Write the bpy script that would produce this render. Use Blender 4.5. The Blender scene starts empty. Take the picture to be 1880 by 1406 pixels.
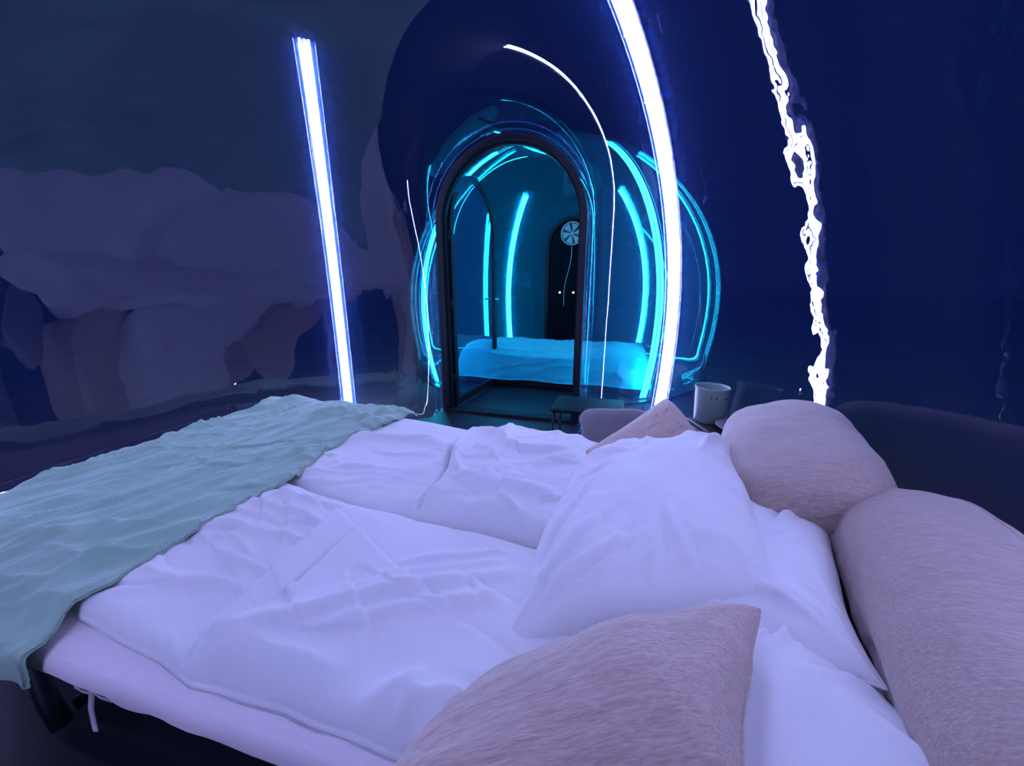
import bpy, bmesh, math, random
import numpy as np
from mathutils import Vector, Matrix

# ------------------------------------------------------------------ camera, world, exposure
sc = bpy.context.scene
COL = sc.collection
CAM_H = 1.2
PITCH = math.radians(14.6)
FPX = 708.0
cam_data = bpy.data.cameras.new('camera')
cam_data.sensor_fit = 'HORIZONTAL'
cam_data.sensor_width = 36.0
cam_data.lens = 36.0 * FPX / 1880.0
cam_data.clip_start = 0.01
cam = bpy.data.objects.new('camera', cam_data)
COL.objects.link(cam)
cam.location = (0, 0, CAM_H)
cam.rotation_euler = (math.radians(90) - PITCH, 0, 0)
sc.camera = cam

world = bpy.data.worlds.new('night_sky')
sc.world = world
world.use_nodes = True
world.node_tree.nodes['Background'].inputs[0].default_value = (0.06, 0.16, 0.55, 1)
world.node_tree.nodes['Background'].inputs[1].default_value = 0.007

vs = sc.view_settings
vs.view_transform = 'Standard'
vs.look = 'None'
vs.gamma = 1.0
vs.use_curve_mapping = False
vs.exposure = 0.0
sc.cycles.use_light_tree = False
sc.cycles.max_bounces = 6
sc.cycles.diffuse_bounces = 2
sc.cycles.glossy_bounces = 3
sc.cycles.transmission_bounces = 2
sc.cycles.transparent_max_bounces = 12
sc.cycles.caustics_reflective = False
sc.cycles.caustics_refractive = False

# strengths of the LED strips of the two bubbles
VIOLET = (0.42, 0.44, 1.0)
VIOLET_STRENGTH = 90.0
TEAL = (0.006, 0.50, 0.90)
TEAL_STRENGTH = 44.0

# ------------------------------------------------------------------ helpers
rng = np.random.default_rng(7)
cP, sP = math.cos(PITCH), math.sin(PITCH)
YAW = math.radians(15.5)
LX = np.array([math.cos(YAW), -math.sin(YAW)])     # bed length axis, foot -> head
WX = np.array([math.sin(YAW), math.cos(YAW)])      # bed width axis, near -> far


def at(x, y, z):
    """world point at height z that was measured at photo pixel x, y"""
    dx = (x - 940) / FPX
    dy = -(y - 703) / FPX
    r = np.array([dx, cP + dy * sP, -sP + dy * cP])
    t = (z - CAM_H) / r[2]
    return np.array([0, 0, CAM_H]) + r * t


def lw(x, y, z=0.46):
    p = at(x, y, z)[:2]
    return np.array([p @ LX, p @ WX])


def bw(l, w, z):
    """bed coordinates to world (arrays or scalars)"""
    l, w, z = np.broadcast_arrays(np.asarray(l, float), np.asarray(w, float), np.asarray(z, float))
    return np.stack([l * LX[0] + w * WX[0], l * LX[1] + w * WX[1], z], -1)


def tag(o, label=None, cat=None, group=None, kind=None):
    if label: o['label'] = label
    if cat: o['category'] = cat
    if group: o['group'] = group
    if kind: o['kind'] = kind
    return o


def empty(name, loc, rz=0.0):
    o = bpy.data.objects.new(name, None)
    o.empty_display_size = 0.1
    o.location = loc
    o.rotation_euler = (0, 0, rz)
    COL.objects.link(o)
    return o


def link_mesh(name, me, mat, parent=None, smooth=True):
    o = bpy.data.objects.new(name, me)
    COL.objects.link(o)
    if mat: me.materials.append(mat)
    if smooth:
        me.polygons.foreach_set('use_smooth', [True] * len(me.polygons))
    if parent: o.parent = parent
    return o


def mesh_obj(name, verts, faces, mat, parent=None, origin=None, smooth=True):
    """world vertices -> one mesh object with its origin at `origin`, in the parent's space"""
    v = np.asarray(verts, float).reshape(-1, 3)
    if origin is None and parent is not None:
        rz = parent.rotation_euler.z
        c, s = math.cos(-rz), math.sin(-rz)
        d = v - np.array(parent.location)
        v = np.stack([d[:, 0] * c - d[:, 1] * s, d[:, 0] * s + d[:, 1] * c, d[:, 2]], -1)
        org = None
    else:
        org = np.zeros(3) if origin is None else np.asarray(origin, float)
        v = v - org
    me = bpy.data.meshes.new(name)
    me.from_pydata(v.tolist(), [], [tuple(int(i) for i in f) for f in faces])
    me.update()
    o = link_mesh(name, me, mat, parent, smooth)
    if org is not None: o.location = org
    return o


def local_obj(name, verts, faces, mat, parent, smooth=True):
    me = bpy.data.meshes.new(name)
    me.from_pydata([tuple(map(float, p)) for p in verts], [], [tuple(int(i) for i in f) for f in faces])
    me.update()
    return link_mesh(name, me, mat, parent, smooth)


def grid_faces(n, m, wrap=False, off=0, flip=False):
    """faces of an n x m vertex grid (index i*m+j); wrap closes j"""
    F = []
    for i in range(n - 1):
        for j in range(m if wrap else m - 1):
            a = off + i * m + j
            b = off + i * m + (j + 1) % m
            q = (a, b, b + m, a + m)
            F.append(q[::-1] if flip else q)
    return F


def tube_path(pts, r, seg=10, closed=False, caps=True):
    pts = [Vector(p) for p in pts]
    n = len(pts)
    V, F = [], []
    up = Vector((0, 0, 1))
    prev = None
    for i, p in enumerate(pts):
        if closed:
            t = (pts[(i + 1) % n] - pts[i - 1]).normalized()
        else:
            t = (pts[min(i + 1, n - 1)] - pts[max(i - 1, 0)]).normalized()
        if prev is None:
            a = t.cross(up)
            if a.length < 1e-3: a = t.cross(Vector((1, 0, 0)))
        else:
            a = prev - t * prev.dot(t)
        a.normalize()
        prev = a
        b = t.cross(a)
        rr = r[i] if hasattr(r, '__len__') else r
        for k in range(seg):
            th = 2 * math.pi * k / seg
            V.append(p + (a * math.cos(th) + b * math.sin(th)) * rr)
    rows = n if closed else n - 1
    for i in range(rows):
        for k in range(seg):
            F.append((i * seg + k, i * seg + (k + 1) % seg, ((i + 1) % n) * seg + (k + 1) % seg, ((i + 1) % n) * seg + k))
    if caps and not closed:
        F.append(tuple(range(seg))[::-1])
        F.append(tuple((n - 1) * seg + k for k in range(seg)))
    return [tuple(v) for v in V], F


def merge(*parts):
    V, F = [], []
    for v, f in parts:
        o = len(V)
        V += [tuple(p) for p in v]
        F += [tuple(i + o for i in q) for q in f]
    return V, F


def box(cx, cy, cz, sx, sy, sz, bev=0.0):
    """box with bevelled edges, centred"""
    bm = bmesh.new()
    bmesh.ops.create_cube(bm, size=1.0)
    bmesh.ops.scale(bm, vec=(sx, sy, sz), verts=bm.verts)
    if bev > 0:
        bmesh.ops.bevel(bm, geom=bm.edges[:], offset=bev, segments=3, profile=0.5, affect='EDGES')
    bmesh.ops.translate(bm, vec=(cx, cy, cz), verts=bm.verts)
    bm.verts.index_update()
    V = [tuple(v.co) for v in bm.verts]
    F = [tuple(v.index for v in f.verts) for f in bm.faces]
    bm.free()
    return V, F


def lathe(prof, seg=32, c=(0, 0, 0)):
    V = []
    for r, z in prof:
        for k in range(seg):
            a = 2 * math.pi * k / seg
            V.append((c[0] + r * math.cos(a), c[1] + r * math.sin(a), c[2] + z))
    return V, grid_faces(len(prof), seg, wrap=True)


# ---- smooth value noise
_lat = rng.random((64, 64))


def vnoise(x, y):
    x = np.asarray(x, float); y = np.asarray(y, float)
    xi = np.floor(x).astype(int); yi = np.floor(y).astype(int)
    fx = x - xi; fy = y - yi
    fx = fx * fx * fx * (fx * (fx * 6 - 15) + 10)
    fy = fy * fy * fy * (fy * (fy * 6 - 15) + 10)
    a = _lat[xi % 64, yi % 64]; b = _lat[(xi + 1) % 64, yi % 64]
    c = _lat[xi % 64, (yi + 1) % 64]; d = _lat[(xi + 1) % 64, (yi + 1) % 64]
    return (a * (1 - fx) + b * fx) * (1 - fy) + (c * (1 - fx) + d * fx) * fy


def fbm(x, y, oct=4):
    s = 0; a = 0.5; t = 0
    for k in range(oct):
        s = s + a * vnoise(x * 2 ** k + 17.3 * k, y * 2 ** k + 5.1 * k); t += a; a *= 0.5
    return s / t


def creases(x, y, ang, fa, fc, seed=0.0, warp=0.5):
    """thin sharp cloth folds running along direction `ang`; fa along, fc across frequency"""
    c, s = math.cos(ang), math.sin(ang)
    u = x * c + y * s; v = -x * s + y * c
    wv = fbm(u * fa * 0.8 + seed, v * fa * 0.8 + seed * 1.7, 3) * warp
    n = fbm(u * fa + 3.3 * seed, (v + wv * 0.25) * fc + seed, 3)
    r = 1 - np.abs(2 * n - 1) * 3.0
    mask = np.clip((fbm(x * 2.2 + seed * 2.1, y * 2.2 - seed, 2) - 0.35) * 3.0, 0, 1)
    return np.clip(r, 0, 1) ** 1.6 * mask


def folds(x, y, ang, fa, fc, K=2.0, seed=0.0):
    """overlapping cloth folds: a slow rise that ends in a narrow drop with a dark crease"""
    c, s = math.cos(ang), math.sin(ang)
    u = x * c + y * s; v = -x * s + y * c
    wv = fbm(u * fa * 0.7 + seed, v * fa * 0.7 + seed * 1.7, 2) * 0.5
    n = fbm(u * fa + 3.3 * seed, (v + wv * 0.3) * fc + seed, 2) * K * 2
    t = n - np.floor(n)
    prof = np.where(t < 0.86, (t / 0.86) ** 2.2, 1 - (t - 0.86) / 0.07)
    prof = np.where(t > 0.93, -0.55 * np.sin((t - 0.93) / 0.07 * math.pi), prof)
    mask = np.clip((fbm(x * 2.6 + seed * 2.1, y * 2.6 - seed, 2) - 0.38) * 4.0, 0, 1)
    return prof * mask


def seg_dist(px, py, line):
    """distance to polyline, signed side of nearest segment (+ = left of direction), param"""
    best = np.full(px.shape, 1e9); side = np.zeros(px.shape); par = np.zeros(px.shape)
    n = len(line) - 1
    for k in range(n):
        a = np.asarray(line[k]); b = np.asarray(line[k + 1]); d = b - a
        L2 = d @ d + 1e-12
        t = np.clip(((px - a[0]) * d[0] + (py - a[1]) * d[1]) / L2, 0, 1)
        qx = a[0] + t * d[0]; qy = a[1] + t * d[1]
        dd = np.hypot(px - qx, py - qy)
        m = dd < best
        best = np.where(m, dd, best)
        cr = d[0] * (py - a[1]) - d[1] * (px - a[0])
        side = np.where(m, np.sign(cr), side)
        par = np.where(m, (k + t) / n, par)
    return best, side, par


def taper(p, e=0.18):
    return np.clip(np.minimum(p, 1 - p) / e, 0, 1) ** 0.7


def ridge(px, py, pts, amp, sig, z=0.46):
    d, s, p = seg_dist(px, py, [lw(*q, z) for q in pts])
    return amp * np.exp(-(d / sig) ** 2) * (0.15 + 0.85 * taper(p))


def step(px, py, pts, amp, fall=0.12, edge=0.010, sgn=1, z=0.46):
    """overlap edge: high on one side right at the line, decaying away from it"""
    d, s, p = seg_dist(px, py, [lw(*q, z) for q in pts])
    e = s * sgn * d
    prof = np.where(e > 0, np.clip(e / edge, 0, 1) ** 0.5 * np.exp(-np.maximum(e - edge, 0) / fall), 0)
    groove = -0.9 * np.exp(-((e + edge * 0.5) / (edge * 0.7)) ** 2)
    return amp * (prof + groove) * taper(p, 0.1)


# ------------------------------------------------------------------ materials
def new_mat(name):
    m = bpy.data.materials.new(name)
    m.use_nodes = True
    nt = m.node_tree
    nt.nodes.clear()
    out = nt.nodes.new('ShaderNodeOutputMaterial')
    return m, nt, out


def N(nt, kind, **kw):
    n = nt.nodes.new(kind)
    for k, v in kw.items():
        if k.startswith('_'): setattr(n, k[1:], v)
        else: n.inputs[k.replace('__', ' ')].default_value = v
    return n


def cloth_mat(name, c1, c2, scale=(300, 300, 300), nscale=4.0, bump=0.05, rough=0.9, sheen=0.2, bscale=1.0):
    m, nt, out = new_mat(name)
    p = N(nt, 'ShaderNodeBsdfPrincipled', Roughness=rough)
    p.inputs['Sheen Weight'].default_value = sheen
    p.inputs['Specular IOR Level'].default_value = 0.15
    tc = N(nt, 'ShaderNodeTexCoord')
    n1 = N(nt, 'ShaderNodeTexNoise', Scale=nscale, Detail=6.0, Roughness=0.6)
    nt.links.new(tc.outputs['Object'], n1.inputs['Vector'])
    r = N(nt, 'ShaderNodeMix', _data_type='RGBA')
    r.inputs[6].default_value = (*c1, 1); r.inputs[7].default_value = (*c2, 1)
    mr = N(nt, 'ShaderNodeMapRange')
    mr.inputs[1].default_value = 0.35; mr.inputs[2].default_value = 0.65
    nt.links.new(n1.outputs[0], mr.inputs[0])
    nt.links.new(mr.outputs[0], r.inputs[0])
    nt.links.new(r.outputs[2], p.inputs['Base Color'])
    mp = N(nt, 'ShaderNodeMapping')
    mp.inputs['Scale'].default_value = scale
    nt.links.new(tc.outputs['Object'], mp.inputs[0])
    n2 = N(nt, 'ShaderNodeTexNoise', Scale=bscale, Detail=4.0)
    nt.links.new(mp.outputs[0], n2.inputs['Vector'])
    b = N(nt, 'ShaderNodeBump', Strength=bump, Distance=0.01)
    nt.links.new(n2.outputs[0], b.inputs['Height'])
    nt.links.new(b.outputs[0], p.inputs['Normal'])
    nt.links.new(p.outputs[0], out.inputs[0])
    return m


def beige_mat(name, c1, c2, c3):
    """slub-woven chenille: streaks along the local x axis"""
    m, nt, out = new_mat(name)
    p = N(nt, 'ShaderNodeBsdfPrincipled', Roughness=0.85)
    p.inputs['Sheen Weight'].default_value = 0.35
    p.inputs['Specular IOR Level'].default_value = 0.15
    tc = N(nt, 'ShaderNodeTexCoord')
    mp = N(nt, 'ShaderNodeMapping'); mp.inputs['Scale'].default_value = (7, 230, 60)
    nt.links.new(tc.outputs['Object'], mp.inputs[0])
    n1 = N(nt, 'ShaderNodeTexNoise', Scale=1.0, Detail=5.0, Roughness=0.65)
    nt.links.new(mp.outputs[0], n1.inputs['Vector'])
    mp2 = N(nt, 'ShaderNodeMapping'); mp2.inputs['Scale'].default_value = (45, 420, 200)
    nt.links.new(tc.outputs['Object'], mp2.inputs[0])
    n2 = N(nt, 'ShaderNodeTexNoise', Scale=1.0, Detail=3.0)
    nt.links.new(mp2.outputs[0], n2.inputs['Vector'])
    cr = N(nt, 'ShaderNodeValToRGB')
    cr.color_ramp.elements[0].position = 0.33; cr.color_ramp.elements[0].color = (*c1, 1)
    cr.color_ramp.elements[1].position = 0.68; cr.color_ramp.elements[1].color = (*c3, 1)
    e = cr.color_ramp.elements.new(0.5); e.color = (*c2, 1)
    mixv = N(nt, 'ShaderNodeMath', _operation='MULTIPLY_ADD')
    mixv.inputs[1].default_value = 0.55
    nt.links.new(n2.outputs[0], mixv.inputs[0])
    ad = N(nt, 'ShaderNodeMath', _operation='MULTIPLY'); ad.inputs[1].default_value = 0.45
    nt.links.new(n1.outputs[0], ad.inputs[0])
    nt.links.new(ad.outputs[0], mixv.inputs[2])
    nt.links.new(mixv.outputs[0], cr.inputs[0])
    nt.links.new(cr.outputs[0], p.inputs['Base Color'])
    b = N(nt, 'ShaderNodeBump', Strength=0.22, Distance=0.004)
    nt.links.new(mixv.outputs[0], b.inputs['Height'])
    nt.links.new(b.outputs[0], p.inputs['Normal'])
    nt.links.new(p.outputs[0], out.inputs[0])
    return m


def plain_mat(name, col, rough=0.5, metal=0.0, spec=0.5, var=0.15, nscale=12.0, bump=0.0):
    m, nt, out = new_mat(name)
    p = N(nt, 'ShaderNodeBsdfPrincipled', Roughness=rough, Metallic=metal)
    p.inputs['Specular IOR Level'].default_value = spec
    tc = N(nt, 'ShaderNodeTexCoord')
    n1 = N(nt, 'ShaderNodeTexNoise', Scale=nscale, Detail=5.0)
    nt.links.new(tc.outputs['Object'], n1.inputs['Vector'])
    r = N(nt, 'ShaderNodeMix', _data_type='RGBA')
    r.inputs[6].default_value = (*[c * (1 - var) for c in col], 1)
    r.inputs[7].default_value = (*[min(1, c * (1 + var)) for c in col], 1)
    nt.links.new(n1.outputs[0], r.inputs[0])
    nt.links.new(r.outputs[2], p.inputs['Base Color'])
    if bump:
        b = N(nt, 'ShaderNodeBump', Strength=bump, Distance=0.01)
        nt.links.new(n1.outputs[0], b.inputs['Height'])
        nt.links.new(b.outputs[0], p.inputs['Normal'])
    nt.links.new(p.outputs[0], out.inputs[0])
    return m


def film_mat(name, ior=1.60, haze=0.038, haze_col=(0.10, 0.25, 1.0), bump=0.12, rough=0.0, tint=(1, 1, 1)):
    """clear inflatable PVC film: see-through, glossy, with a little milky haze and ripples"""
    m, nt, out = new_mat(name)
    tr = N(nt, 'ShaderNodeBsdfTransparent', Color=(*tint, 1))
    df = N(nt, 'ShaderNodeBsdfDiffuse', Color=(*haze_col, 1))
    m1 = N(nt, 'ShaderNodeMixShader'); m1.inputs[0].default_value = haze
    nt.links.new(tr.outputs[0], m1.inputs[1]); nt.links.new(df.outputs[0], m1.inputs[2])
    gl = N(nt, 'ShaderNodeBsdfGlossy', Roughness=rough, Color=(1, 1, 1, 1))
    # thin film: the same Fresnel curve from either side
    f0 = 1.25 * ((ior - 1) / (ior + 1)) ** 2
    lw_ = N(nt, 'ShaderNodeLayerWeight', Blend=0.5)
    pw = N(nt, 'ShaderNodeMath', _operation='POWER'); pw.inputs[1].default_value = 5.0
    nt.links.new(lw_.outputs['Facing'], pw.inputs[0])
    fr = N(nt, 'ShaderNodeMath', _operation='MULTIPLY_ADD')
    fr.inputs[1].default_value = 1 - f0; fr.inputs[2].default_value = f0
    nt.links.new(pw.outputs[0], fr.inputs[0])
    m2 = N(nt, 'ShaderNodeMixShader')
    nt.links.new(fr.outputs[0], m2.inputs[0])
    nt.links.new(m1.outputs[0], m2.inputs[1]); nt.links.new(gl.outputs[0], m2.inputs[2])
    if bump:
        tc = N(nt, 'ShaderNodeTexCoord')
        n1 = N(nt, 'ShaderNodeTexNoise', Scale=2.6, Detail=1.0, Roughness=0.5, Distortion=0.4)
        nt.links.new(tc.outputs['Object'], n1.inputs['Vector'])
        b = N(nt, 'ShaderNodeBump', Strength=bump, Distance=0.02)
        # the film is slack and creased on the side right of the neck, taut elsewhere
        sx = N(nt, 'ShaderNodeSeparateXYZ')
        nt.links.new(tc.outputs['Object'], sx.inputs[0])
        mr = N(nt, 'ShaderNodeMapRange', _interpolation_type='SMOOTHSTEP')
        mr.inputs[1].default_value = 0.9; mr.inputs[2].default_value = 1.7
        mr.inputs[3].default_value = bump * 0.30; mr.inputs[4].default_value = bump * 1.35
        nt.links.new(sx.outputs[0], mr.inputs[0])
        nt.links.new(mr.outputs[0], b.inputs['Strength'])
        n2 = N(nt, 'ShaderNodeTexNoise', Scale=9.0, Detail=1.5, Roughness=0.6, Distortion=0.0)
        nt.links.new(tc.outputs['Object'], n2.inputs['Vector'])
        mm = N(nt, 'ShaderNodeMapRange')
        mm.inputs[1].default_value = bump * 0.30; mm.inputs[2].default_value = bump * 1.35
        mm.inputs[3].default_value = 0.0; mm.inputs[4].default_value = 0.18
        nt.links.new(mr.outputs[0], mm.inputs[0])
        ma = N(nt, 'ShaderNodeMath', _operation='MULTIPLY_ADD')
        nt.links.new(n2.outputs[0], ma.inputs[0]); nt.links.new(mm.outputs[0], ma.inputs[1]); nt.links.new(n1.outputs[0], ma.inputs[2])
        nt.links.new(ma.outputs[0], b.inputs['Height'])
        nt.links.new(b.outputs[0], gl.inputs['Normal'])
    nt.links.new(m2.outputs[0], out.inputs[0])
    return m


def emit_mat(name, col, strength):
    m, nt, out = new_mat(name)
    e = N(nt, 'ShaderNodeEmission', Color=(*col, 1), Strength=strength)
    nt.links.new(e.outputs[0], out.inputs[0])
    return m


M_film = film_mat('clear_film')
M_film_far = film_mat('clear_film_far', haze=0.12, haze_col=(0.03, 0.62, 1.0), bump=0)
M_sleeve = film_mat('clear_sleeve', ior=1.6, haze=0.16, bump=0)  # blue haze in the sleeve colour imitates the glow beside the strips
M_glass = film_mat('door_glass', ior=1.5, haze=0.03, bump=0, tint=(0.85, 0.9, 0.95))
M_violet = emit_mat('violet_led', VIOLET, VIOLET_STRENGTH)
M_teal = emit_mat('teal_led', TEAL, TEAL_STRENGTH)
M_black = plain_mat('black_coated_metal', (0.005, 0.006, 0.011), rough=0.5, spec=0.25)
M_floor = plain_mat('dark_floor', (0.012, 0.013, 0.022), rough=0.45, nscale=5, var=0.5, bump=0.05)
M_ground = plain_mat('dark_soil', (0.045, 0.028, 0.026), rough=0.95, nscale=1.6, var=0.7, bump=0.3)
M_white = cloth_mat('white_cotton', (0.80, 0.80, 0.80), (0.84, 0.83, 0.82), bump=0.06, sheen=0.05)
M_pillowcase = cloth_mat('white_pillowcase', (0.81, 0.81, 0.81), (0.85, 0.84, 0.83), bump=0.05, sheen=0.05, scale=(420, 420, 420))
M_sheet = cloth_mat('pinkish_sheet', (0.80, 0.72, 0.74), (0.86, 0.78, 0.80), bump=0.08)
M_green = cloth_mat('green_fleece', (0.27, 0.46, 0.33), (0.34, 0.54, 0.40), bump=0.25, scale=(130, 130, 130), nscale=7, sheen=0.5)
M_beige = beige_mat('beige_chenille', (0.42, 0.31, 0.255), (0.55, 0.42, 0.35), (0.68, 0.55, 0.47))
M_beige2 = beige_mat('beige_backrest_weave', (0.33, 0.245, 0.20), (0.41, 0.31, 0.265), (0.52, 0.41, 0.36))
M_grey = cloth_mat('grey_velvet', (0.20, 0.19, 0.21), (0.26, 0.24, 0.27), bump=0.1, sheen=0.4)
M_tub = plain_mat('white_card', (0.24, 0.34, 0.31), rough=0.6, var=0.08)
M_tubmark = plain_mat('dark_print', (0.02, 0.03, 0.04), rough=0.6)
M_dish = plain_mat('pale_ceramic', (0.45, 0.42, 0.48), rough=0.3, var=0.05)
M_table = plain_mat('dark_wood_table', (0.035, 0.028, 0.035), rough=0.4, nscale=20, var=0.4)
M_strap = cloth_mat('pale_ribbon', (0.6, 0.56, 0.58), (0.66, 0.62, 0.64))
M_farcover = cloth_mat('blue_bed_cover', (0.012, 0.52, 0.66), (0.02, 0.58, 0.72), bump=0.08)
M_fan = plain_mat('pale_fan_plastic', (0.50, 0.55, 0.58), rough=0.5)
M_fandark = plain_mat('dark_fan_plastic', (0.04, 0.05, 0.06), rough=0.5)
M_spot = emit_mat('small_white_lamp', (0.9, 0.92, 1.0), 9.0)

# ------------------------------------------------------------------ the two bubbles (one film surface each)
AX = math.radians(16.6)                       # the neck points 16 degrees right of straight ahead
NX = np.array([math.sin(AX), math.cos(AX)])
C1 = np.array([-0.65, 1.30])
NECK = 2.18                                   # bubble centre to door plane
DOOR = C1 + NX * NECK
NECK2 = 2.43
C2 = DOOR + NX * NECK2
RA, RZ0, RUP, RDN = 2.10, 0.90, 2.10, 2.6
DOOR_R, DOOR_SPR = 0.62, 1.67


def dome_sdf(p):
    x, y, z = p[..., 0], p[..., 1], p[..., 2] - RZ0
    c = np.where(z > 0, RUP, RDN)
    k0 = np.sqrt((x / RA) ** 2 + (y / RA) ** 2 + (z / c) ** 2)
    k1 = np.sqrt((x / RA ** 2) ** 2 + (y / RA ** 2) ** 2 + (z / c ** 2) ** 2) + 1e-9
    d1 = k0 * (k0 - 1) / k1
    zz = p[..., 2] - np.clip(p[..., 2], -3, DOOR_SPR)
    d2 = np.hypot(x, zz) - DOOR_R
    d2 = np.maximum(d2, 1.0 - y)
    k = 0.40
    h = np.clip(0.5 + 0.5 * (d2 - d1) / k, 0, 1)
    return d2 * (1 - h) + d1 * h - k * h * (1 - h)


ORG = np.array([0, 0, 1.1])


def dome_hit(dirs):
    """distance from the bubble's inner point to the film along unit directions"""
    dirs = np.asarray(dirs, float)
    ts = np.linspace(0.6, 3.6, 151)
    lo = np.full(dirs.shape[:-1], 0.6); found = np.zeros(dirs.shape[:-1], bool)
    hi = np.full(dirs.shape[:-1], 3.6)
    for a, b in zip(ts[:-1], ts[1:]):
        s = dome_sdf(ORG + dirs * b)
        m = (~found) & (s > 0)
        lo = np.where(m, a, lo); hi = np.where(m, b, hi); found |= m
    for _ in range(18):
        mid = (lo + hi) / 2
        s = dome_sdf(ORG + dirs * mid[..., None])
        lo = np.where(s <= 0, mid, lo); hi = np.where(s > 0, mid, hi)
    return lo


def arch_curve(r, spr, n_side=24, n_arc=48, z0=0.0):
    pts = [(-r, z0 + (spr - z0) * k / n_side) for k in range(n_side)]
    pts += [(-r * math.cos(math.pi * k / n_arc), spr + r * math.sin(math.pi * k / n_arc)) for k in range(n_arc + 1)]
    pts += [(r, z0 + (spr - z0) * k / n_side) for k in range(n_side - 1, -1, -1)]
    return pts


def build_dome_mesh(NECK):
    arch = arch_curve(DOOR_R, DOOR_SPR, 24, 48)
    nA = 110
    s = np.linspace(0, 1, nA) ** 1.9
    V = []
    axis = np.array([0, 1.0, 0])
    for (x, z) in arch:
        d0 = np.array([x, NECK, z]) - ORG
        d0 /= np.linalg.norm(d0)
        perp = d0 - axis * (d0 @ axis); perp /= np.linalg.norm(perp)
        a0 = math.acos(d0 @ axis)
        al = a0 + (math.pi - a0) * s
        V.append(np.cos(al)[:, None] * axis + np.sin(al)[:, None] * perp)
    D = np.array(V)
    r = dome_hit(D)
    P = ORG + D * r[..., None]
    over = P[..., 1] > NECK
    sc_ = np.where(over, (NECK) / np.maximum(P[..., 1], 1e-6), 1)
    P = np.where(over[..., None], ORG + (P - ORG) * sc_[..., None], P)
    low = P[..., 2] < 0
    # slide points below the floor back to z = 0 along their own ray
    tz = np.where(low, (0 - ORG[2]) / np.where(low, P[..., 2] - ORG[2], -1), 1)
    P = np.where(low[..., None], ORG + (P - ORG) * tz[..., None], P)
    n, m = P.shape[:2]
    flat = low.reshape(-1)
    F = [f for f in grid_faces(n, m) if not all(flat[i] for i in f)]
    me = bpy.data.meshes.new('bubble_film')
    me.from_pydata(P.reshape(-1, 3).tolist(), [], F)
    bm = bmesh.new(); bm.from_mesh(me)
    bmesh.ops.remove_doubles(bm, verts=bm.verts, dist=0.0005)
    loose = [v for v in bm.verts if not v.link_faces]
    bmesh.ops.delete(bm, geom=loose, context='VERTS')
    bmesh.ops.recalc_face_normals(bm, faces=bm.faces)
    bm.to_mesh(me); bm.free()
    return me


dome_me = build_dome_mesh(NECK)
wall1 = link_mesh('wall_near_bubble', dome_me, M_film)
wall1.location = (C1[0], C1[1], 0); wall1.rotation_euler = (0, 0, -AX)
tag(wall1, 'clear plastic bubble wall arching over the large bed', kind='structure')
dome_me2 = build_dome_mesh(NECK2)
wall2 = link_mesh('wall_far_bubble', dome_me2, M_film_far)
wall2.location = (C2[0], C2[1], 0); wall2.rotation_euler = (0, 0, -AX + math.pi)
tag(wall2, 'clear plastic wall of the teal lit bubble beyond the door', kind='structure')


def d1(x, y, z):
    """near bubble local -> world"""
    c, s = math.cos(-AX), math.sin(-AX)
    return np.array([C1[0] + x * c - y * s, C1[1] + x * s + y * c, z])


def floor_disc():
    """one floor under both bubbles: two rounds joined by the door passage"""
    pts = []
    R = RA * 0.965
    a0 = math.asin(0.68 / R)
    n = 64
    for k in range(n + 1):            # round the near bubble from the right of the neck, backwards, to the left
        a = math.pi / 2 - a0 - (2 * math.pi - 2 * a0) * k / n
        pts.append((R * math.cos(a), R * math.sin(a)))
    for k in range(n + 1):
        a = -math.pi / 2 - a0 - (2 * math.pi - 2 * a0) * k / n
        pts.append((R * math.cos(a), NECK + NECK2 + R * math.sin(a)))
    V = [d1(x, y, 0.006) for x, y in pts] + [d1(x, y, 0.0) for x, y in pts]
    m = len(pts)
    F = [tuple(range(m))[::-1]]
    F += [(i, (i + 1) % m, m + (i + 1) % m, m + i) for i in range(m)]
    return V, F


fv, ff = floor_disc()
fl = mesh_obj('floor', fv, ff, M_floor, smooth=False)
tag(fl, 'dark floor under the two bubbles', kind='structure')
gv = [(-40, -40, -0.012), (40, -40, -0.012), (40, 40, -0.012), (-40, 40, -0.012), (-40, -40, -0.2), (40, -40, -0.2), (40, 40, -0.2), (-40, 40, -0.2)]
gf = [(0, 1, 2, 3), (7, 6, 5, 4), (0, 4, 5, 1), (1, 5, 6, 2), (2, 6, 7, 3), (3, 7, 4, 0)]
gr = mesh_obj('ground', gv, gf, M_ground, smooth=False)
tag(gr, 'dark soil around the bubbles', kind='structure')


# ------------------------------------------------------------------ LED strips on the film
def meridian(az, z_lo, rho_end, inset, n=90):
    """points down the film of a bubble (local) at azimuth az from the neck axis (+ = right)"""
    els = np.linspace(-0.60, 1.45, 400)
    dirs = np.stack([np.cos(els) * math.sin(az), np.cos(els) * math.cos(az), np.sin(els)], -1)
    r = dome_hit(dirs)
    P = ORG + dirs * (r - inset)[:, None]
    rho = np.hypot(P[:, 0], P[:, 1])
    k = (P[:, 2] > z_lo) & ~((els > 0.3) & (rho < rho_end))
    P = P[k]
    idx = np.linspace(0, len(P) - 1, n).round().astype(int)
    return P[idx]


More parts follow.
